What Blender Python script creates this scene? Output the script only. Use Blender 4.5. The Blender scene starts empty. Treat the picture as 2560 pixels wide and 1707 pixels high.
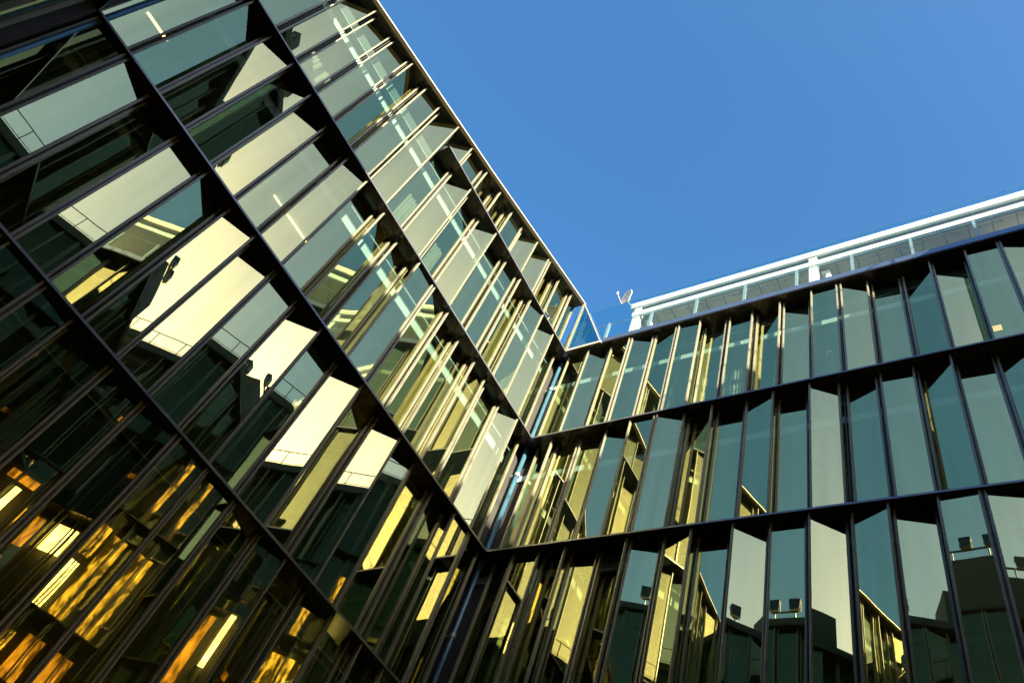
# Glass courtyard facades seen steeply from below. Self-contained bpy script (Blender 4.5).
import bpy, bmesh, math, random
from mathutils import Matrix, Vector
R_CAM=[[0.8356276, 0.4678504, 0.2878236], [-0.2414075, 0.7834636, -0.5726318], [-0.4934053, 0.4090242, 0.7676265]]
CAM=(10.71939,-11.07414,1.6)
FOC=1928.65
DEP={'L3': {'off': 0.013, 0: [0.24, 0.12, 0.045, 0.593], 1: [0.11, 0.11, 0.723, 1.308], 2: [0.44, 0.31, 1.418, 2.031], 3: [0.42, 0.43, 2.141, 2.753], 4: [0.26, 0.38, 2.964, 3.507], 5: [0.12, 0.35, 3.723, 4.29], 6: [0.44, 0.31, 4.399, 5.046], 7: [0.13, 0.37, 5.223, 5.807], 8: [0.41, 0.41, 5.919, 6.533], 9: [0.13, 0.38, 6.723, 7.303], 10: [0.25, 0.27, 7.465, 8.078], 11: [0.27, 0.4, 8.199, 8.802], 12: [0.12, 0.25, 8.957, 9.551], 13: [0.4, 0.16, 9.669, 10.304], 14: [0.27, 0.27, 10.421, 11.017], 15: [0.26, 0.41, 11.133, 11.808], 16: [0.24, 0.11, 11.918, 12.503], 17: [0.1, 0.13, 12.633, 13.253]}, 'L2': {'off': 0.054, 0: [0.39, 0.28, 0.045, 0.544], 1: [0.07, 0.31, 0.764, 1.325], 2: [0.37, 0.36, 1.435, 2.044], 3: [0.25, 0.22, 2.264, 2.824], 4: [0.43, 0.28, 2.934, 3.566], 5: [0.45, 0.13, 3.685, 4.379], 6: [0.23, 0.08, 4.514, 5.134], 7: [0.09, 0.07, 5.264, 5.875], 8: [0.39, 0.27, 5.985, 6.587], 9: [0.4, 0.15, 6.733, 7.358], 10: [0.4, 0.4, 7.492, 8.086], 11: [0.11, 0.22, 8.243, 8.849], 12: [0.39, 0.42, 8.98, 9.582], 13: [0.27, 0.4, 9.728, 10.349], 14: [0.15, 0.4, 10.469, 11.082], 15: [0.13, 0.24, 11.192, 11.824], 16: [0.39, 0.12, 11.939, 12.556]}, 'L1': {'off': 0.083, 0: [0.4, 0.37, 0.045, 0.573], 1: [0.08, 0.29, 0.793, 1.323], 2: [0.06, 0.16, 1.543, 2.11], 3: [0.37, 0.12, 2.276, 2.879], 4: [0.23, 0.24, 3.043, 3.573], 5: [0.37, 0.4, 3.74, 4.323], 6: [0.08, 0.33, 4.543, 5.075], 7: [0.41, 0.28, 5.223, 5.842], 8: [0.09, 0.35, 6.043, 6.618], 9: [0.39, 0.4, 6.767, 7.381]}, 'L4': {'off': 0.023, 3: [0.33, 0.29, 2.233, 2.811], 5: [0.41, 0.42, 3.733, 4.263], 6: [0.13, 0.24, 4.483, 5.05], 7: [0.27, 0.16, 5.159, 5.822], 8: [0.14, 0.14, 5.949, 6.58], 9: [0.11, 0.09, 6.691, 7.311], 10: [0.11, 0.24, 7.435, 8.032], 11: [0.22, 0.23, 8.156, 8.776], 12: [0.27, 0.44, 8.893, 9.603], 13: [0.18, 0.14, 9.733, 10.263], 14: [0.1, 0.1, 10.393, 11.013]}, 'R1': {'off': 0.094, 0: [0.22, 0.22, 0.045, 0.629], 1: [0.13, 0.34, 0.804, 1.334], 2: [0.22, 0.09, 1.554, 2.17], 3: [0.11, 0.23, 2.304, 2.889], 4: [0.24, 0.13, 3.03, 3.667], 5: [0.11, 0.13, 3.803, 4.392], 6: [0.43, 0.33, 4.502, 5.099], 7: [0.29, 0.28, 5.272, 5.86], 8: [0.46, 0.19, 5.994, 6.651], 9: [0.3, 0.43, 6.782, 7.365], 10: [0.13, 0.13, 7.554, 8.152], 11: [0.14, 0.29, 8.303, 8.876], 12: [0.44, 0.46, 9.013, 9.601], 13: [0.45, 0.2, 9.75, 10.365], 14: [0.3, 0.45, 10.475, 11.107], 15: [0.15, 0.16, 11.217, 11.857], 16: [0.16, 0.27, 11.972, 12.584]}, 'R2': {'off': 0.034, 0: [0.4, 0.19, 0.045, 0.562], 1: [0.41, 0.38, 0.672, 1.298], 2: [0.38, 0.4, 1.436, 2.03], 3: [0.25, 0.36, 2.244, 2.793], 4: [0.1, 0.1, 2.994, 3.614], 5: [0.09, 0.23, 3.744, 4.361], 6: [0.41, 0.16, 4.47, 5.104], 7: [0.41, 0.41, 5.215, 5.825], 8: [0.25, 0.13, 5.982, 6.598], 9: [0.41, 0.42, 6.707, 7.296], 10: [0.12, 0.3, 7.48, 8.024], 11: [0.41, 0.3, 8.218, 8.809], 12: [0.24, 0.25, 8.963, 9.572], 13: [0.41, 0.15, 9.683, 10.316], 14: [0.41, 0.42, 10.426, 11.045], 15: [0.4, 0.2, 11.173, 11.774]}, 'R3': {'off': 0.006, 0: [0.42, 0.3, 0.045, 0.55], 1: [0.25, 0.25, 0.683, 1.324], 2: [0.43, 0.19, 1.433, 2.049], 3: [0.42, 0.44, 2.159, 2.754], 4: [0.47, 0.17, 2.876, 3.568], 5: [0.26, 0.37, 3.689, 4.285], 6: [0.25, 0.12, 4.464, 5.043], 7: [0.4, 0.4, 5.152, 5.755], 8: [0.12, 0.36, 5.966, 6.539], 9: [0.23, 0.23, 6.678, 7.301], 10: [0.12, 0.36, 7.443, 8.01], 11: [0.24, 0.1, 8.175, 8.787], 12: [0.26, 0.38, 8.898, 9.502], 13: [0.1, 0.08, 9.645, 10.246], 14: [0.1, 0.2, 10.376, 10.996]}, 'L0': {'off': 0.091, 0: [0.47, 0.21, 0.045, 0.581], 1: [0.32, 0.26, 0.711, 1.331], 2: [0.49, 0.13, 1.461, 2.131], 3: [0.13, 0.36, 2.288, 2.831], 4: [0.11, 0.35, 3.045, 3.581], 5: [0.25, 0.23, 3.756, 4.338], 6: [0.44, 0.16, 4.487, 5.117], 7: [0.44, 0.15, 5.242, 5.89], 8: [0.25, 0.23, 6.051, 6.64], 9: [0.12, 0.38, 6.801, 7.37], 10: [0.09, 0.37, 7.551, 8.107], 11: [0.23, 0.25, 8.301, 8.876], 12: [0.41, 0.16, 9.051, 9.638], 13: [0.25, 0.27, 9.799, 10.363], 14: [0.28, 0.32, 10.548, 11.086], 15: [0.18, 0.38, 11.274, 11.831]}}

random.seed(7)
S = bpy.context.scene
COL = S.collection
G = 1.6                                    # eye height; measured heights are relative to it
ZL = {1: 19.09+G, 2: 15.04+G, 3: 11.03+G, 4: 7.045+G, 5: 3.05+G}
SUN_AZ, SUN_EL = math.radians(-28.4), math.radians(24.3)

# ------------------------------------------------------------------ materials
def mat(name):
    m = bpy.data.materials.new(name); m.use_nodes = True
    return m, m.node_tree.nodes, m.node_tree.links
def pbr(name, col, rough=.5, metal=0., noise=0., nscale=6., bump=0., bscale=40., spec=.5, stretch=None):
    m, n, l = mat(name); b = n['Principled BSDF']
    b.inputs['Base Color'].default_value = (*col, 1); b.inputs['Roughness'].default_value = rough
    b.inputs['Metallic'].default_value = metal; b.inputs['Specular IOR Level'].default_value = spec
    if noise or bump:
        tc = n.new('ShaderNodeTexCoord'); mp = n.new('ShaderNodeMapping')
        l.new(tc.outputs['Object'], mp.inputs['Vector'])
        if stretch: mp.inputs['Scale'].default_value = stretch
    if noise:
        t = n.new('ShaderNodeTexNoise'); t.inputs['Scale'].default_value = nscale; t.inputs['Detail'].default_value = 6
        r = n.new('ShaderNodeMapRange'); r.inputs['To Min'].default_value = 1-noise; r.inputs['To Max'].default_value = 1+noise
        r.inputs['From Min'].default_value = .3; r.inputs['From Max'].default_value = .7
        x = n.new('ShaderNodeVectorMath'); x.operation = 'SCALE'; x.inputs[0].default_value = col
        l.new(mp.outputs[0], t.inputs['Vector']); l.new(t.outputs[0], r.inputs['Value']); l.new(r.outputs[0], x.inputs['Scale'])
        l.new(x.outputs[0], b.inputs['Base Color'])
        r2 = n.new('ShaderNodeMapRange'); r2.inputs['To Min'].default_value = max(0, rough*(1-noise)); r2.inputs['To Max'].default_value = min(1, rough*(1+noise))
        l.new(t.outputs[0], r2.inputs['Value']); l.new(r2.outputs[0], b.inputs['Roughness'])
    if bump:
        t = n.new('ShaderNodeTexNoise'); t.inputs['Scale'].default_value = bscale; t.inputs['Detail'].default_value = 3
        u = n.new('ShaderNodeBump'); u.inputs['Strength'].default_value = 1; u.inputs['Distance'].default_value = bump
        l.new(mp.outputs[0], t.inputs['Vector']); l.new(t.outputs[0], u.inputs['Height']); l.new(u.outputs[0], b.inputs['Normal'])
    return m
def glass(name, refl, f0, trans, wav=.0007, wscale=1.1):
    """coated facade glass: mirror-like tinted reflection over a tinted see-through pane, slightly wavy"""
    m, n, l = mat(name); n.remove(n['Principled BSDF']); out = n['Material Output']
    tc = n.new('ShaderNodeTexCoord'); nz = n.new('ShaderNodeTexNoise'); nz.inputs['Scale'].default_value = wscale
    nz.inputs['Detail'].default_value = 1.5
    mp = n.new('ShaderNodeMapping'); mp.inputs['Scale'].default_value = (1, 1, .55)
    bp = n.new('ShaderNodeBump'); bp.inputs['Distance'].default_value = wav; bp.inputs['Strength'].default_value = 1
    oi = n.new('ShaderNodeObjectInfo'); ad = n.new('ShaderNodeVectorMath'); sc = n.new('ShaderNodeMath'); sc.operation = 'MULTIPLY'
    sc.inputs[1].default_value = 40
    l.new(oi.outputs['Random'], sc.inputs[0]); l.new(tc.outputs['Object'], mp.inputs['Vector']); l.new(mp.outputs[0], ad.inputs[0])
    l.new(sc.outputs[0], ad.inputs[1]); l.new(ad.outputs[0], nz.inputs['Vector']); l.new(nz.outputs[0], bp.inputs['Height'])
    g = n.new('ShaderNodeBsdfGlossy'); g.inputs['Color'].default_value = (*refl, 1); g.inputs['Roughness'].default_value = 0.0
    l.new(bp.outputs[0], g.inputs['Normal'])
    n2 = n.new('ShaderNodeTexNoise'); n2.inputs['Scale'].default_value = 5; n2.inputs['Detail'].default_value = 5
    m2 = n.new('ShaderNodeMapping'); m2.inputs['Scale'].default_value = (1, 1, .12); r2 = n.new('ShaderNodeMapRange')
    r2.inputs['From Min'].default_value = .35; r2.inputs['From Max'].default_value = .7; r2.inputs['To Min'].default_value = 1.0; r2.inputs['To Max'].default_value = .90
    v2 = n.new('ShaderNodeVectorMath'); v2.operation = 'SCALE'; v2.inputs[0].default_value = refl
    l.new(ad.outputs[0], m2.inputs['Vector']); l.new(m2.outputs[0], n2.inputs['Vector']); l.new(n2.outputs[0], r2.inputs['Value'])
    l.new(r2.outputs[0], v2.inputs['Scale']); l.new(v2.outputs[0], g.inputs['Color'])
    t = n.new('ShaderNodeBsdfTransparent'); t.inputs['Color'].default_value = (*trans, 1)
    lw = n.new('ShaderNodeLayerWeight'); lw.inputs['Blend'].default_value = .5
    pw = n.new('ShaderNodeMath'); pw.operation = 'POWER'; pw.inputs[1].default_value = 4
    mr = n.new('ShaderNodeMapRange'); mr.inputs['To Min'].default_value = f0; mr.inputs['To Max'].default_value = 1
    l.new(lw.outputs['Facing'], pw.inputs[0]); l.new(pw.outputs[0], mr.inputs['Value'])
    mx = n.new('ShaderNodeMixShader'); l.new(mr.outputs[0], mx.inputs['Fac']); l.new(t.outputs[0], mx.inputs[1]); l.new(g.outputs[0], mx.inputs[2])
    l.new(mx.outputs[0], out.inputs['Surface'])
    return m
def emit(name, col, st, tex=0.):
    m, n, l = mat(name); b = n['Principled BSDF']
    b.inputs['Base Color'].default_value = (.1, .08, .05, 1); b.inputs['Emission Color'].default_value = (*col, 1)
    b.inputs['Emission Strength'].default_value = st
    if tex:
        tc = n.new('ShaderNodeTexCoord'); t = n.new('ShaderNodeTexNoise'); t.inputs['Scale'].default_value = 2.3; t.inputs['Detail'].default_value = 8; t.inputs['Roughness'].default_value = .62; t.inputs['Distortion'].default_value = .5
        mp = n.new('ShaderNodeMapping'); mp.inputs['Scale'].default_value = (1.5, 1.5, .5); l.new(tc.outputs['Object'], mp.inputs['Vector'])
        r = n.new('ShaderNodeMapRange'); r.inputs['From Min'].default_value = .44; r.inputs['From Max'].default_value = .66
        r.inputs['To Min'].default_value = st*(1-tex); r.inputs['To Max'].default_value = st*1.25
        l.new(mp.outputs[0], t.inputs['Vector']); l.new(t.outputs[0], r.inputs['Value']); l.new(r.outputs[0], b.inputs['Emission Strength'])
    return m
M = dict(
    glass=glass('coated_glass', (.84, .80, .385), .53, (.80, .96, .86), .0016),
    clear=glass('clear_glass', (.6, .8, .8), .05, (.40, .70, .74), .0003),
    rail_glass=glass('balustrade_glass', (.9, 1, 1), .06, (.64, .90, .93), .0002),
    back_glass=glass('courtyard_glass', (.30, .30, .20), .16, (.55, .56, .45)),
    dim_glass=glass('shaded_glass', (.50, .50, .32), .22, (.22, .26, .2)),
    frame=pbr('anodised_frame', (.20, .20, .148), .36, .15, noise=.12, nscale=9, bump=.0004, bscale=60),
    ledge=pbr('dark_bronze_ledge', (.030, .022, .017), .22, .35, noise=.25, nscale=3, bump=.0006, bscale=5),
    fascia=pbr('grey_fascia', (.11, .16, .24), .30, .7, noise=.08, nscale=5),
    cream=pbr('cream_coping_metal', (.42, .38, .32), .4, .1, noise=.08, nscale=4),
    soffit=pbr('dark_soffit', (.02, .016, .012), .3, .2),
    dark=pbr('black_gasket', (.012, .013, .014), .5),
    slab=pbr('slab_paint', (.11, .14, .13), .7, noise=.1),
    ceiling=pbr('ceiling_plaster', (.45, .47, .40), .8, noise=.06),
    wall=pbr('room_wall', (.26, .28, .22), .8, noise=.15, nscale=.8),
    floor=pbr('room_floor', (.10, .09, .08), .6),
    strip=pbr('pale_blind_box', (.66, .78, .76), .5, noise=.05),
    curtain=pbr('curtain_cloth', (.20, .20, .14), .85, noise=.15, nscale=3, stretch=(12, 12, .3), bump=.01, bscale=9),
    white=pbr('white_steel', (.66, .65, .59), .45, noise=.04, nscale=3),
    post=pbr('grey_post', (.30, .28, .28), .4, .2, noise=.06),
    canopy=pbr('canopy_soffit', (.40, .34, .22), .55, .1, noise=.18, nscale=1.2),
    cap=pbr('ledge_nosing', (.16, .17, .19), .30, .6, noise=.15, nscale=2),
    edge=pbr('glass_edge', (.05, .16, .19), .2),
    amber=emit('amber_cells', (1, .50, .14), .55),
    pipe=pbr('blue_pipe', (.05, .14, .20), .32, .25, noise=.12, nscale=4),
    collar=pbr('pipe_collar', (.25, .30, .30), .4, .3),
    body=pbr('dark_render', (.035, .036, .032), .7, noise=.2, nscale=1),
    roof=pbr('roof_gravel', (.42, .39, .33), .9, noise=.25, nscale=8),
    paving=pbr('stone_paving', (.20, .19, .17), .7, noise=.25, nscale=3, bump=.004, bscale=12),
    ground=pbr('distant_ground', (.13, .13, .11), .9, noise=.3, nscale=.2),
    dish=pbr('dish_paint', (.62, .61, .60), .45, noise=.05),
    black=pbr('lamp_housing', (.018, .018, .018), .4),
    steel=pbr('galvanised_steel', (.40, .40, .38), .35, .6, noise=.1),
    lens=pbr('lamp_lens', (.03, .03, .035), .12),
    tube=emit('lamp_tube', (1, .70, .20), 1.6),
    lit=emit('bounced_sun_panel', (1, .52, .05), 1.3, .97),  # this and the next two: gold of bounced sunlight, put in as emission
    orange=emit('amber_sun_panel', (1, .38, .03), .9, .9),
    litb=emit('bright_sun_panel', (1, .72, .28), 6, .6),
)

# ------------------------------------------------------------------ mesh helpers
def link(name, bm, m, parent=None, smooth=False):
    bmesh.ops.recalc_face_normals(bm, faces=bm.faces)
    me = bpy.data.meshes.new(name); bm.to_mesh(me); bm.free()
    for x in (m if isinstance(m, (list, tuple)) else [m]): me.materials.append(x)
    if smooth:
        for p in me.polygons: p.use_smooth = True
    o = bpy.data.objects.new(name, me); COL.objects.link(o); o.parent = parent
    return o
def thing(name, label, cat, loc=(0, 0, 0), group=None):
    o = bpy.data.objects.new(name, None); COL.objects.link(o); o.location = loc; o.empty_display_size = .3
    o['label'] = label; o['category'] = cat
    if group: o['group'] = group
    return o
def hexa(bm, P, mi=0):
    v = [bm.verts.new(p) for p in P]
    for f in ((0, 3, 2, 1), (4, 5, 6, 7), (0, 1, 5, 4), (1, 2, 6, 5), (2, 3, 7, 6), (3, 0, 4, 7)):
        q = bm.faces.new([v[i] for i in f]); q.material_index = mi
def box(bm, x0, x1, y0, y1, z0, z1, off=(0, 0, 0)):
    a, b, c = off
    hexa(bm, [(x0-a, y0-b, z0-c), (x1-a, y0-b, z0-c), (x1-a, y1-b, z0-c), (x0-a, y1-b, z0-c),
              (x0-a, y0-b, z1-c), (x1-a, y0-b, z1-c), (x1-a, y1-b, z1-c), (x0-a, y1-b, z1-c)])
def tube(bm, a, b, r, n=12, r2=None):
    a, b = Vector(a), Vector(b); d = b-a; q = d.to_track_quat('Z', 'Y'); r2 = r if r2 is None else r2
    rings = []
    for P, rr in ((a, r), (b, r2)):
        rings.append([bm.verts.new(P + q @ Vector((rr*math.cos(2*math.pi*i/n), rr*math.sin(2*math.pi*i/n), 0))) for i in range(n)])
    for i in range(n): bm.faces.new([rings[0][i], rings[0][(i+1) % n], rings[1][(i+1) % n], rings[1][i]])
    bm.faces.new(rings[0][::-1]); bm.faces.new(rings[1])

class Wing:
    """local frame of a facade: s along it, d depth behind the ledge line, z up"""
    def __init__(self, name, O, t, n, label, cat='building'):
        self.O = Vector((*O, 0)); self.t = Vector((*t, 0)).normalized(); self.n = Vector((*n, 0)).normalized()
        self.root = thing(name, label, cat, (O[0], O[1], 0))
    def p(self, s, d, z): return self.t*s - self.n*d + Vector((0, 0, z))
    def slab(self, bm, s0, s1, d0, d1, z0, z1):
        zz = (lambda a: (a, a)) ; za, zb = z0 if isinstance(z0, tuple) else zz(z0), z1 if isinstance(z1, tuple) else zz(z1)
        hexa(bm, [self.p(s0, d0, za[0]), self.p(s1, d0, za[1]), self.p(s1, d1, za[1]), self.p(s0, d1, za[0]),
                  self.p(s0, d0, zb[0]), self.p(s1, d0, zb[1]), self.p(s1, d1, zb[1]), self.p(s0, d1, zb[0])])
    def part(self, name, m, *boxes, parent=None):
        bm = bmesh.new()
        for b in boxes: self.slab(bm, *b)
        return link(name, bm, m, parent or self.root)
    def window(self, k, dd, zb, zt, gm='glass', first=False):
        """one storey-high pane between joints k-1 and k, depths dd at its two sides"""
        J0, J1 = -.15+.75*k, .60+.75*k
        if k == 0: J0 = -.02
        sa, sb = (dd[2], dd[3]) if len(dd) > 2 else (J0+.065, J1-.065)
        zt = zt if isinstance(zt, tuple) else (zt, zt)
        bm = bmesh.new(); th = .016
        fr = [(sa, dd[0]), (sb, dd[1])]
        za, zb_ = zt
        A = [self.p(sa, dd[0], zb), self.p(sb, dd[1], zb), self.p(sb, dd[1], zb_), self.p(sa, dd[0], za)]
        v = [bm.verts.new(q) for q in A]
        f = bm.faces.new(v)
        f.normal_update()
        if f.normal.dot(self.n) < 0: f.normal_flip()
        me = bpy.data.meshes.new('window'); bm.to_mesh(me); bm.free(); me.materials.append(M[gm])
        w = bpy.data.objects.new('window', me); COL.objects.link(w); w.parent = self.root
        bm = bmesh.new()
        def bar(s0, s1, d):
            zz0 = zb
            a = (za if s0 < (sa+sb)/2 else zb_)
            # front nose narrower than the body, so that it catches light like an extrusion
            self.slab(bm, s0, s1, d-.022, d+.045, zz0, a)
            self.slab(bm, s0+.009, s1-.009, d-.040, d-.022, zz0, a)
        bar(sa-.045, sa, dd[0]); bar(sb, sb+.045, dd[1])
        link('frame', bm, M['frame'], w)
        return w
    def joint(self, w, k, a, b, zb, zt, gm, J=None):
        # narrow seal, and where the two panes sit at different depths a glass return between them
        J = .60+.75*k if J is None else J
        lo, hi = min(a, b), max(a, b); mid = (lo+hi)/2
        bm = bmesh.new(); self.slab(bm, J-.012, J+.012, mid-.015 if hi-lo < .06 else hi-.01, hi+.05, zb, zt); link('gasket', bm, M['dark'], w)
        if hi-lo >= .06:
            bm = bmesh.new(); v = [bm.verts.new(self.p(J, q, z)) for q, z in ((lo+.04, zb), (hi, zb), (hi, zt), (lo+.04, zt))]
            bm.faces.new(v); link('side_pane', bm, M[gm], w)

CH = (.11, .25, .40)
def zig(n, tab=None):
    o = {}
    off = tab.get('off', 0) if tab else 0
    for k in range(n):
        if tab and k in tab: o[k] = tuple(tab[k])
        else: o[k] = (random.choice(CH), random.choice(CH), (-.15+.75*k+.065 if k else .045)+off, .535+.75*k+off)
    return o

def storey(W, n, tab, zb, zt, gm='glass', k0=0, ztf=None, fill=True):
    T = zig(n, tab)
    for k in range(k0, n):
        a, b = T[k][:2]
        top = (ztf(-.15+.75*k), ztf(.60+.75*k)) if ztf else zt
        w = W.window(k, T[k], zb, top, gm)
        if k+1 < n: W.joint(w, k, b, T[k+1][0], zb, ztf(.6+.75*k) if ztf else zt, gm, (T[k][3]+T[k+1][2])/2 if len(T[k]) > 2 and len(T[k+1]) > 2 else None)

# ------------------------------------------------------------------ west wing (left in the picture)
cp = [(-2, 22.4), (.05, 21.93), (5.87, 20.61), (11.47, 19.52), (15, 18.85)]
def zcop(s):
    for (a, za), (b, zb) in zip(cp, cp[1:]):
        if s <= b: return za+(zb-za)*(s-a)/(b-a)+G
    return cp[-1][1]+G
LW = Wing('glass_building', (0, 0), (0, -1), (1, 0),
          'taller dark glass building on the left with a cream sloping roof edge against the sky')
SE = 13.35
for l in (1, 2, 3, 4, 5):
    z = ZL[l]; s1 = 7.36 if l == 1 else SE
    b = LW.part('floor_ledge', M['ledge'], (0 if l == 1 else -.0, s1, 0, .6, z-.042, z))
for l, nn in ((2, 18), (3, 18), (4, 18)):
    storey(LW, 18, DEP.get('L%d' % l), ZL[l+1], ZL[l]-.042)
storey(LW, 10, DEP['L1'], ZL[2], ZL[1]-.042)
zs = lambda s: zcop(s)-.05
storey(LW, 10, DEP['L0'], ZL[1], None, ztf=zs)
storey(LW, 18, DEP['L0'], ZL[2], None, ztf=zs, k0=10)
storey(LW, 18, None, 0.05, ZL[5]-.042)
# coping, sloping roof
bm = bmesh.new()
ss = [0, 1.5, 3, 4.5, 5.87, 7.5, 9, 10.5, 11.47, SE]
for a, b in zip(ss, ss[1:]):
    LW.slab(bm, a, b, -.02, .10, (zcop(a)-.045, zcop(b)-.045), (zcop(a)+.0, zcop(b)+.0))
link('coping', bm, M['cream'], LW.root)
bm = bmesh.new()
for a, b in zip(ss, ss[1:]):
    LW.slab(bm, a, b, .10, 8.5, (zcop(a)-.05, zcop(b)-.05), (zcop(a)+.01, zcop(b)+.01))
link('roof', bm, M['ledge'], LW.root)
def interior(W, s0, s1, zls, deep=4.2, sd=.80):
    sl, ce, st, tr, wl = (bmesh.new() for _ in range(5))
    for z in zls:
        W.slab(sl, s0, s1, .6, deep, z-.36, z-.005)
        W.slab(ce, s0, s1, .9, deep, z-.40, z-.36)
        zb = z-(.70 if abs(z-ZL[1]) < .1 else .74 if abs(z-ZL[2]) < .1 else .24+.05)
        h = .28 if z > 16 else .20
        if abs(z-ZL[3]) < .1: zb, h = z-.20-.36, .2
        if sd < .7: zb, h = {1: (17.92+G, .19), 2: (13.92+G, .20), 3: (10.52+G, .20)}.get(min(ZL, key=lambda q: abs(ZL[q]-z)), (z-.6, .2))
        W.slab(st, max(s0, -.45), s1, sd, sd+.05, zb, zb+h)
        W.slab(tr, max(s0, -.5), s1, .60, .615, z-.40, z-.375)
    W.slab(wl, s0, s1, deep, deep+.2, 0, zls[0])
    link('floor_slab', sl, M['slab'], W.root); link('ceiling', ce, M['ceiling'], W.root)
    link('blind_box', st, M['strip'], W.root); link('curtain_track', tr, M['strip'], W.root)
    link('room_wall', wl, M['wall'], W.root)
interior(LW, -4.2, SE, [ZL[1], ZL[2], ZL[3], ZL[4], ZL[5]])
LW.part('room_wall', M['wall'], (0.12, SE, 4.2, 4.4, ZL[1], 18.7+G))
LW.part('corner_recess', M['body'], (SE-.14, SE, .42, .61, 0, ZL[1]-.05))
LW.part('blind_box', M['strip'], (.12, 6.9, .95, 1.02, 20.05+G, 20.16+G))
LW.part('end_wall', M['body'], (0, .10, .55, 8.4, ZL[1]+.01, 21.8+G), (SE-.1, SE, .6, 8.4, 0, 18.9+G), (0, SE, 8.4, 8.6, 0, 18.8+G))

# ------------------------------------------------------------------ north wing (right in the picture)
RW = Wing('glass_building', (0, 0), (1, 0), (0, -1),
          'lower dark glass building on the right with a flat grey roof edge under the balustrade')
RE = 13.38
for l in (1, 2, 3, 4, 5):
    z = ZL[l]
    RW.part('floor_ledge', M['ledge'], (0.004, RE, 0, .6, z-.042+.001, z-(.003)))
RW.part('roof_fascia', M['fascia'], (1.25, RE, -.012, .08, ZL[1]+.0, ZL[1]+.20))
for l in (1, 2, 3): storey(RW, 18, DEP['R%d' % l], ZL[l+1], ZL[l]-.042)
storey(RW, 18, None, ZL[5], ZL[4]-.042)
storey(RW, 18, None, .05, ZL[5]-.042)
interior(RW, -.59, RE, [ZL[1]-.02, ZL[2], ZL[3], ZL[4], ZL[5]], sd=.53)
RW.part('room_wall', M['wall'], (-4.4, -.6, 4.2, 4.4, 0, ZL[1]-.31))
RW.part('roof', M['roof'], (-8.4, RE, .62, 8.4, ZL[1]-.30, ZL[1]-.015))
RW.part('end_wall', M['body'], (-8.6, RE, 8.4, 8.6, 0, ZL[1]), (RE, RE+.2, .1, 8.4, 0, ZL[1]-.02))
# dark recess behind the inner corner
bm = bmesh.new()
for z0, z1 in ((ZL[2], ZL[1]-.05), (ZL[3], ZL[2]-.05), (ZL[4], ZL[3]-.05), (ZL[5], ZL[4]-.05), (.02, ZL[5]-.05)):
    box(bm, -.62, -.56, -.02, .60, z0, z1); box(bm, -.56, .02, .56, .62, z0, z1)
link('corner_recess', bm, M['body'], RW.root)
for l in (1, 2, 3, 4, 5):
    bm = bmesh.new(); box(bm, -.62, .0035, -.0, .62, ZL[l]-.04, ZL[l]-.004); link('corner_ledge', bm, M['ledge'], RW.root)

# ------------------------------------------------------------------ corner downpipe
dp = thing('downpipe', 'slender blue rainwater pipe in the inner corner between the two glass buildings', 'pipe', (-.31, .33, 0))
bm = bmesh.new(); tube(bm, (0, 0, 0), (0, 0, ZL[1]-.05), .062, 20); link('pipe', bm, M['pipe'], dp, True)
for z in (2.2, 6.8, 10.5, 14.6+.9, 18.2+G-.6):
    bm = bmesh.new(); tube(bm, (0, 0, z), (0, 0, z+.10), .080, 20); box(bm, -.20, -.05, -.015, .015, z+.03, z+.07)
    link('pipe_collar', bm, M['collar'], dp)

dp2 = thing('downpipe', 'blue rainwater pipe at the extreme top left, in the corner beside the left facade', 'pipe', (-.16, -SE+.12, 0))
bm = bmesh.new(); tube(bm, (0, 0, 0), (0, 0, ZL[1]-.05), .062, 20); link('pipe', bm, M['pipe'], dp2, True)

# pale metal nosing along the ledges, in lengths with open joints
def caps(W, L, zs_, s0=0., step=3.0, x0=0.):
    for z in zs_:
        a = s0
        while a < L-.05:
            b = min(a+step, L); bm = bmesh.new(); W.slab(bm, a+.005, b-.005, -.007, -.0005, z-.043, z+.004); link('edge_cap', bm, M['cap'], W.root); a = b
caps(LW, 7.36, [ZL[1]], .02, 2.25); caps(LW, SE, [ZL[2], ZL[3], ZL[4]], .02); caps(RW, RE, [ZL[2], ZL[3], ZL[4]], .02)

# ------------------------------------------------------------------ south and east sides of the courtyard (seen in the glass)
SW = Wing('glass_building', (0, -SE), (1, 0), (0, 1),
          'dark glass building at the extreme top left corner, meeting the left facade')
SX = 18.6
SW.part('corner_recess', M['body'], (-.62, -.2, .02, .12, 0, ZL[1]-.05))
for l in (1, 2, 3, 4, 5): SW.part('floor_ledge', M['ledge'], (0.01, SX, 0, .6, ZL[l]-.06+.002, ZL[l]-.002))
SW.part('roof_fascia', M['body'], (0, SX, -.01, .1, ZL[1]+0, ZL[1]+.25))
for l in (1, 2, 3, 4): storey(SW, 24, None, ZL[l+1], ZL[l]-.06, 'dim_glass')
interior(SW, .02, SX, [ZL[l] for l in (1, 2, 3, 4, 5)])
SW.part('roof', M['roof'], (0, SX, .1, 8.4, ZL[1]-.01, ZL[1]+.08))
SW.part('end_wall', M['body'], (-.2, 0, .0, 8.4, 0, ZL[1]), (0, SX, 8.4, 8.6, 0, ZL[1]), (0, SX, .3, .35, 0, ZL[5]-.1))

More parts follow.
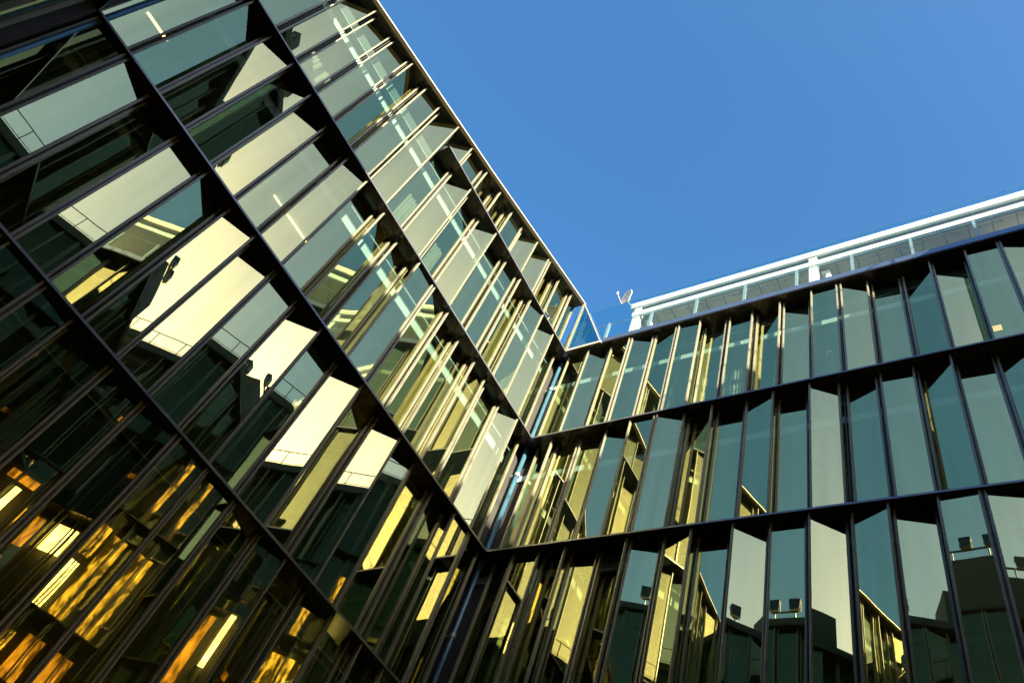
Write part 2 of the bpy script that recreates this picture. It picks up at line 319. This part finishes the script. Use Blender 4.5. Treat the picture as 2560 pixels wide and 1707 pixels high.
EA, EB = Vector((13.38, 0)), Vector((18.52, -13.35))
et = (EB-EA).normalized(); EL = (EB-EA).length; en = Vector((et.y, -et.x))
EW = Wing('glass_building', tuple(EA), tuple(et), tuple(en),
          'dark glass building with added gold bounced-sunlight panels, seen mirrored in the lower left panes')
ZE = {0: 20.8+G, 1: 16.9+G, 2: 13.0+G, 3: 9.1+G, 4: 5.2+G}
for l, z in ZE.items(): EW.part('floor_ledge', M['ledge'], (0.02, EL, 0, .6, z-.06, z))
EW.part('roof_fascia', M['body'], (-8, EL+8, -.012, .12, ZE[0]+.002, ZE[0]+.35))
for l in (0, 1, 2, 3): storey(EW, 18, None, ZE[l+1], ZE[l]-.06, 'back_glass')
EW.part('room_wall', M['body'], (0, EL, 1.0, 1.2, 0, ZE[0]-.1))
EW.part('floor_slab', M['body'], *[(0, EL, .60, .99, z-.35, z-.01) for z in ZE.values()])
EW.part('roof', M['roof'], (-8, EL+8, .12, 9, ZE[0]+.002, ZE[0]+.08))
EW.part('end_wall', M['body'], (-8, EL+8, 9, 9.2, 0, ZE[0]), (0, EL, .3, .35, 0, ZE[4]-.1), (-8, 0, .62, .8, 0, ZE[0]-.01), (EL, EL+8, .62, .8, 0, ZE[0]-.01))
# thin roof railing
bm = bmesh.new()
rr = thing('roof_railing', 'thin steel railing along the roof edge mirrored in the pale left panes', 'railing', (EA.x, EA.y, ZE[0]+.3))
def ep(s, d, z): return EW.p(s, d, z-ZE[0]-.3)
tube(bm, ep(-7, .15, ZE[0]+1.25), ep(EL+7, .15, ZE[0]+1.25), .022, 8); tube(bm, ep(-7, .15, ZE[0]+.55), ep(EL+7, .15, ZE[0]+.55), .014, 8)
link('handrail', bm, M['black'], rr)
x = -6.5
while x < EL+7:
    bm = bmesh.new(); tube(bm, ep(x, .15, ZE[0]+.3), ep(x, .15, ZE[0]+1.25), .02, 8); link('post', bm, M['black'], rr); x += 1.35
# glowing panels added in place of sunlight bounced off the left facade
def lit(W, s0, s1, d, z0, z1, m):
    bm = bmesh.new(); W.slab(bm, s0, s1, d, d+.06, z0+G, z1+G); return link('bounced_sun_panel', bm, M[m], W.root)
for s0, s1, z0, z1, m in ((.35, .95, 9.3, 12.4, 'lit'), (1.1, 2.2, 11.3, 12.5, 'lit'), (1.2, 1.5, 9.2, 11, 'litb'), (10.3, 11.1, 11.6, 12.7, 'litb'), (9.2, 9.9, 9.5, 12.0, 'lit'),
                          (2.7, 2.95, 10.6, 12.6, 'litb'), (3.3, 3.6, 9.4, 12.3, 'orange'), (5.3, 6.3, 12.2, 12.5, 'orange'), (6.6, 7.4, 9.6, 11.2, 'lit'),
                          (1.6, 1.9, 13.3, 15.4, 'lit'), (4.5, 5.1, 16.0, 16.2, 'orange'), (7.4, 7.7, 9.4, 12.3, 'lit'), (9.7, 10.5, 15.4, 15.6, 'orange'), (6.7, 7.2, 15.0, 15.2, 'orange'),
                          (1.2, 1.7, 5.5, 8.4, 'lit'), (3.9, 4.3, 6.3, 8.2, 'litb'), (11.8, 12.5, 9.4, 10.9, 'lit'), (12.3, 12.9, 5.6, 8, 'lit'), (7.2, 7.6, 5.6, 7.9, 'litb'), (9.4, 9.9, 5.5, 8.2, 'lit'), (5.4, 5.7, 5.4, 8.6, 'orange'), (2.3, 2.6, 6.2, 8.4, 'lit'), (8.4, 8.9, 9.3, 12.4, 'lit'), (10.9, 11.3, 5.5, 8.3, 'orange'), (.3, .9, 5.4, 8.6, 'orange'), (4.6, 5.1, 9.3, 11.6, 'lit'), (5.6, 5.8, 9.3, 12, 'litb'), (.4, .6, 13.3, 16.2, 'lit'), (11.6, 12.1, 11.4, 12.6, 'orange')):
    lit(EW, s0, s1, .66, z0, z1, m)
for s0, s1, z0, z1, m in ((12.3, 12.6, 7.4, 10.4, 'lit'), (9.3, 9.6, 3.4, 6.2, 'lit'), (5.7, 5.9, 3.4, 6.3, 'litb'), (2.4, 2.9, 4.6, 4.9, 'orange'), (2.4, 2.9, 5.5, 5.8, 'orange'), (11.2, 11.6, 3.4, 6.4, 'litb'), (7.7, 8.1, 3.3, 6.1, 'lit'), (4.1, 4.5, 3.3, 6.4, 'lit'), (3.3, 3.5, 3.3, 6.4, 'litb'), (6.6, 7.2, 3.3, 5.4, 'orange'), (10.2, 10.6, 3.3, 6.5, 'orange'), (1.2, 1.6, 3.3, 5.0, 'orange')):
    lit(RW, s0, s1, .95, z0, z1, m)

# floodlights on the south roof
SW.part('plant_screen', M['body'], (7.1, 9.4, .15, 1.6, ZL[1]+.082, 21.33+G)); SW.part('plant_screen', M['body'], (13.4, 16.2, .15, 1.6, ZL[1]+.082, 20.78+G))
def floodlight(xs, zf, zc, feet, lab):
    x = sum(xs)/len(xs); b0 = zf+G; H = zc-zf
    t = thing('floodlight', lab, 'floodlight', (x, -SE-.25, b0), 'floodlights on the roof opposite the right facade')
    for q in feet:
        bm = bmesh.new(); tube(bm, (q-x, 0, 0), (q-x, 0, H-.34), .03, 8); link('bracket', bm, M['steel'], t)
    bm = bmesh.new(); box(bm, min(list(xs)+list(feet))-x-.12, max(list(xs)+list(feet))-x+.12, -.03, .03, H-.34, H-.29); link('crossbar', bm, M['black'], t)
    for a in xs:
        sx = a-x; z0, z1 = H-.22, H+.22
        bm = bmesh.new()
        hexa(bm, [(sx-.17, -.08, z0), (sx+.17, -.08, z0), (sx+.17, .10, z0-.03), (sx-.17, .10, z0-.03),
                  (sx-.20, -.16, z1), (sx+.20, -.16, z1), (sx+.20, .06, z1+.03), (sx-.20, .06, z1+.03)])
        bmesh.ops.bevel(bm, geom=bm.edges[:], offset=.02, segments=2)
        h = link('lamp_head', bm, M['black'], t)
        bm = bmesh.new(); box(bm, sx-.13, sx+.13, .072, .092, z0+.06, z1-.06); link('lens', bm, M['lens'], h)
        bm = bmesh.new(); box(bm, sx-.21, sx-.19, -.02, .02, H-.29, H); box(bm, sx+.19, sx+.21, -.02, .02, H-.29, H); box(bm, sx-.21, sx+.21, -.02, .02, H-.30, H-.285); link('yoke', bm, M['steel'], h)
    return t
floodlight((7.0, 7.95, 8.75), 21.33, 22.1, (7.45, 8.65), 'row of black floodlights mirrored at the lower right, on a long bar with two feet')
floodlight((14.15, 15.0), 20.78, 21.57, (14.7,), 'pair of black floodlights mirrored in a pale pane at the lower middle right')
floodlight((12.02,), 19.1+.25, 20.0, (12.02,), 'single black floodlight mirrored beside a mullion between the pair and the row')
floodlight((2.0, 2.75), 19.1+.25, 20.1, (2.0, 2.75), 'pair of black floodlights mirrored in the pale panes at the upper left')

# ------------------------------------------------------------------ roof terrace of the north wing
zt = ZL[1]
bl = thing('glass_balustrade', 'clear blue-tinted glass balustrade with grey posts along the right roof edge', 'balustrade', (0, 0, zt))
px0 = [-1.8, -.3] + [1.19+1.484*i for i in range(9)]
for x in px0[1:]:
    bm = bmesh.new(); box(bm, x-.035, x+.035, .13, .21, 0, 1.30); link('post', bm, M['post'], bl)
bm = bmesh.new(); tube(bm, (-.3, .165, 1.245), (13.2, .165, 1.245), .014, 8); link('handrail', bm, M['steel'], bl)
for a, b in zip(px0[1:], px0[2:]+[13.3]):
    bm = bmesh.new(); v = [bm.verts.new(q) for q in ((a+.008, .10, .03), (b-.008, .10, .03), (b-.008, .10, 2.28), (a+.008, .10, 2.28))]; bm.faces.new(v)
    link('glass_panel', bm, M['rail_glass'], bl)
    bm = bmesh.new(); box(bm, a+.008, b-.008, .096, .104, 2.281, 2.292); link('glass_edge', bm, M['edge'], bl)
gs = thing('glass_screen', 'triangular teal glass screen between the end of the left building and the right roof', 'screen', (0, 0, zt))
bm = bmesh.new(); v = [bm.verts.new(q) for q in ((.02, -.03, .01), (1.22, -.03, .01), (.02, -.03, 2.72))]; bm.faces.new(v); link('glass_panel', bm, M['clear'], gs)
bm = bmesh.new(); hexa(bm, [(1.22, -.045, .0), (1.25, -.045, 0), (1.25, -.015, 0), (1.22, -.015, 0), (.01, -.045, 2.74), (.04, -.045, 2.74), (.04, -.015, 2.74), (.01, -.015, 2.74)])
link('edge_trim', bm, M['cream'], gs)
bm = bmesh.new(); box(bm, 0.0, 1.25, -.05, .0, -.02, .06); link('bottom_rail', bm, M['cream'], gs)
bm = bmesh.new(); box(bm, -.05, .03, -.06, .02, .005, 2.80); link('corner_post', bm, M['frame'], gs)

cz = 22.5+G-zt
ca = thing('roof_canopy', 'white steel terrace canopy with pale columns behind the balustrade on the right roof', 'canopy', (0, 0, zt))
bm = bmesh.new(); box(bm, 1.17, 15, .98, 1.06, cz+.02, cz+.30); box(bm, 1.17, 1.27, 1.06, 6, cz+.02, cz+.30); link('fascia', bm, M['white'], ca)
bm = bmesh.new(); box(bm, 1.30, 15, .99, 1.10, cz-.52, cz-.30); link('front_beam', bm, M['white'], ca)
bm = bmesh.new(); box(bm, 1.27, 15, 1.06, 1.42, cz+.02, cz+.10); link('gutter', bm, M['slab'], ca)
bm = bmesh.new()
x = 1.32
while x < 15:
    box(bm, x, min(x+.58, 15), 1.42, 6, cz+.0, cz+.04); x += .60
link('soffit_panels', bm, M['canopy'], ca)
bm = bmesh.new(); box(bm, 1.27, 15, 1.4, 6, cz+.05, cz+.2); link('roof_deck', bm, M['canopy'], ca)
for x in (1.34, 7.22, 13.1):
    bm = bmesh.new(); box(bm, x, x+.24, 1.02, 1.24, .0, cz+.02); link('column', bm, M['white'], ca)
    bm = bmesh.new()
    box(bm, x+.24, x+.42, 1.5, 1.62, cz-.34, cz-.16); tube(bm, (x+.30, 1.5, cz-1.3), (x+.44, 1.5, cz-.20), .045, 8); tube(bm, (x+.5, 1.55, cz-1.4), (x+.46, 1.5, cz-.3), .05, 8)
    link('brace', bm, M['white'], ca)
bm = bmesh.new()
for i in range(24): tube(bm, (1.9+.55*i, 1.55, cz-.002), (1.9+.55*i, 1.55, cz-.07), .018, 8)
tube(bm, (1.6, 1.55, cz-.02), (14.8, 1.55, cz-.02), .008, 6); link('downlights', bm, M['steel'], ca)

# satellite dish
RR = [Vector(r) for r in R_CAM]                     # camera right, down, forward in world axes
Mx = Vector((.668, -.388, .637)).normalized()       # long axis of the rim
Ax = Vector((-.383, -.908, -.152)); Ax = (Ax-Mx*Ax.dot(Mx)).normalized()
Bx = Mx.cross(Ax).normalized()
dc = Vector((.965, .80, 23.13+G))
sd = thing('satellite_dish', 'small white satellite dish on a bent mast at the corner of the roof canopy', 'satellite dish', tuple(dc))
bm = bmesh.new(); rings = []
Rd = .30
for i in range(7):
    r = Rd*i/6; off = .10*((i/6)**2)-.10
    if i == 0: rings.append([bm.verts.new(Ax*off)])
    else: rings.append([bm.verts.new(Ax*off + (Mx*math.cos(a)*r + Bx*math.sin(a)*r*.92)) for a in [2*math.pi*j/32 for j in range(32)]])
for j in range(32): bm.faces.new([rings[0][0], rings[1][j], rings[1][(j+1) % 32]])
for i in range(1, 6):
    for j in range(32): bm.faces.new([rings[i][j], rings[i+1][j], rings[i+1][(j+1) % 32], rings[i][(j+1) % 32]])
d_ = link('reflector', bm, M['dish'], sd, True)
mo = d_.modifiers.new('thick', 'SOLIDIFY'); mo.thickness = .022; mo.offset = 0
lnb = Ax*.34 - Mx*.10; foot = -Mx*(Rd+.02)-Ax*.02
bm = bmesh.new(); tube(bm, foot, lnb, .016, 8); tube(bm, foot, -Ax*.10-Mx*.05, .018, 8); link('feed_arm', bm, M['dish'], sd)
bm = bmesh.new(); tube(bm, lnb-Ax*.03, lnb+Ax*.05, .035, 10); tube(bm, lnb+Vector((0, 0, .04)), lnb+Vector((0, 0, .11)), .028, 10); link('feed_horn', bm, M['dish'], sd)
bm = bmesh.new(); h0 = -Ax*.12-Mx*.02; tube(bm, h0-Bx*.03, h0+Bx*.06, .05, 10)
tube(bm, h0, Vector((.10, .05, -.30)), .018, 8); tube(bm, Vector((.10, .05, -.30)), Vector((.30, .22, -.62)), .018, 8); link('mast', bm, M['steel'], sd)

# ------------------------------------------------------------------ lamps and curtains behind the glass
def ceil_lamp(s0, s1, z, lab, xx=-2.38):
    y0, y1 = -s0, -s1
    t = thing('ceiling_light', lab, 'ceiling light', (xx, (y0+y1)/2, z+G), 'warm strip lights behind the left facade')
    h = abs(y1-y0)/2
    bm = bmesh.new(); box(bm, -.035, .035, -h, h, .02, .06); link('housing', bm, M['white'], t)
    bm = bmesh.new(); tube(bm, (0, -h+.01, 0), (0, h-.01, 0), .02, 10); link('tube', bm, M['tube'], t)
ceil_lamp(13.3, 12.66, 13.06, 'glowing yellow strip light behind the dark pane at the top left', -1.0)
ceil_lamp(8.92, 8.56, 14.62, 'short glowing strip light behind the left facade, upper one of the close pair')
ceil_lamp(8.37, 7.63, 14.62, 'longer glowing strip light behind the left facade, lower one of the close pair')
wl = thing('wall_light', 'small square amber light behind the top row of the right facade at its right end', 'wall light', (11.36, 1.0, 16.78+G))
bm = bmesh.new(); box(bm, -.10, .10, .0, .04, -.12, .12); link('housing', bm, M['slab'], wl)
bm = bmesh.new()
for i in range(4):
    for j in range(4): box(bm, -.085+.045*i, -.05+.045*i, -.012, -.001, -.10+.052*j, -.06+.052*j)
link('glowing_cells', bm, M['amber'], wl)

def curtain(W, s0, s1, z0, z1, d, lab, grp):
    P = W.O + W.p((s0+s1)/2, d, 0)
    t = bmesh.new(); n = max(6, int((s1-s0)/.02)); rows = []
    hw = (s1-s0)/2
    for z in (z0, z1):
        rows.append([t.verts.new(W.t*(-hw+2*hw*i/n) - W.n*(.025*math.sin(i*1.35)+.012*math.sin(i*.6)) + Vector((0, 0, z+G-(z0+G)))) for i in range(n+1)])
    for i in range(n): t.faces.new([rows[0][i], rows[0][i+1], rows[1][i+1], rows[1][i]])
    o = link('curtain', t, M['curtain'], None, True); o.location = (P.x, P.y, z0+G)
    mo = o.modifiers.new('thick', 'SOLIDIFY'); mo.thickness = .006
    o['label'] = lab; o['category'] = 'curtain'; o['group'] = grp
cu = 'pale curtains hanging behind the glass'
for s0, s1, z0, z1, row, nth in ((2.15, 2.45, 15.2, 18.1, 'top', 'nearest the inner corner'), (3.2, 3.4, 15.2, 18.3, 'top', 'second from the inner corner'),
    (4.0, 4.3, 15.2, 18.3, 'top', 'third from the inner corner'), (4.75, 5.3, 15.2, 18.3, 'top', 'widest, fourth from the corner'),
    (6.0, 6.3, 15.2, 18.0, 'top', 'fifth from the inner corner'), (7.55, 7.8, 15.2, 17.8, 'top', 'farthest from the inner corner'),
    (6.9, 7.2, 11.2, 14.0, 'middle', 'nearest the inner corner'), (7.75, 8.1, 11.2, 14.1, 'middle', 'second from the inner corner'), (9.3, 9.5, 11.2, 14.0, 'middle', 'farthest from the inner corner')):
    curtain(RW, s0, s1, z0, z1, 1.3, 'pale curtain behind the %s row of right panes, %s' % (row, nth), cu)
for s0, s1, z0, z1, nth in ((5.0, 5.5, 15.2, 17.6, 'lower one nearer the inner corner'), (6.3, 6.9, 15.3, 17.8, 'middle one'), (10.4, 11.2, 15.3, 17.4, 'one nearest the top of the picture')):
    curtain(LW, s0, s1, z0, z1, 1.1, 'pale blind behind the sunlit upper left facade, %s' % nth, cu)

# ------------------------------------------------------------------ ground
bm = bmesh.new(); box(bm, -400, 400, -400, 400, -.5, -.02); o = link('ground', bm, M['ground']); o['kind'] = 'structure'
bm = bmesh.new(); v = [bm.verts.new(q) for q in ((0, 0, 0), (13.38, 0, 0), (18.52, -13.35, 0), (0, -13.35, 0))]; bm.faces.new(v)
o = link('courtyard_paving', bm, M['paving']); o['kind'] = 'structure'

# ------------------------------------------------------------------ sky, sun, camera
w = bpy.data.worlds.new('World'); S.world = w; w.use_nodes = True; n, l = w.node_tree.nodes, w.node_tree.links
sk = n.new('ShaderNodeTexSky'); sk.sky_type = 'NISHITA'; sk.sun_disc = False
sk.sun_elevation = SUN_EL; sk.sun_rotation = math.radians(90)-SUN_AZ; sk.altitude = 100
sk.air_density = 1.0; sk.dust_density = 2.4; sk.ozone_density = 1.5
hs = n.new('ShaderNodeHueSaturation'); hs.inputs['Saturation'].default_value = 1.34; hs.inputs['Hue'].default_value = .498
bg = n['Background']; bg.inputs['Strength'].default_value = .065; l.new(sk.outputs[0], hs.inputs['Color']); l.new(hs.outputs[0], bg.inputs['Color'])
sl = bpy.data.lights.new('sun', 'SUN'); sl.energy = 4.6; sl.angle = math.radians(.5); sl.color = (1, .87, .66)
so = bpy.data.objects.new('sun', sl); COL.objects.link(so)
sv = Vector((math.cos(SUN_EL)*math.cos(SUN_AZ), math.cos(SUN_EL)*math.sin(SUN_AZ), math.sin(SUN_EL)))
so.rotation_euler = sv.to_track_quat('Z', 'Y').to_euler(); so.location = sv*60

cam = bpy.data.cameras.new('camera'); co = bpy.data.objects.new('camera', cam); COL.objects.link(co); S.camera = co
cam.sensor_width = 36; cam.lens = FOC/2560*36; cam.clip_end = 2000; cam.clip_start = .05
r, d, f_ = [Vector(v) for v in R_CAM]
co.matrix_world = Matrix((( r.x, -d.x, -f_.x, CAM[0]), (r.y, -d.y, -f_.y, CAM[1]), (r.z, -d.z, -f_.z, CAM[2]), (0, 0, 0, 1)))
S.view_settings.view_transform = 'Standard'; S.view_settings.look = 'None'; S.view_settings.exposure = 2.52; S.view_settings.gamma = 1
c = S.cycles
c.max_bounces = 12; c.glossy_bounces = 7; c.transparent_max_bounces = 24; c.diffuse_bounces = 3
c.caustics_reflective = False; c.caustics_refractive = False; c.sample_clamp_indirect = 6; c.use_denoising = True
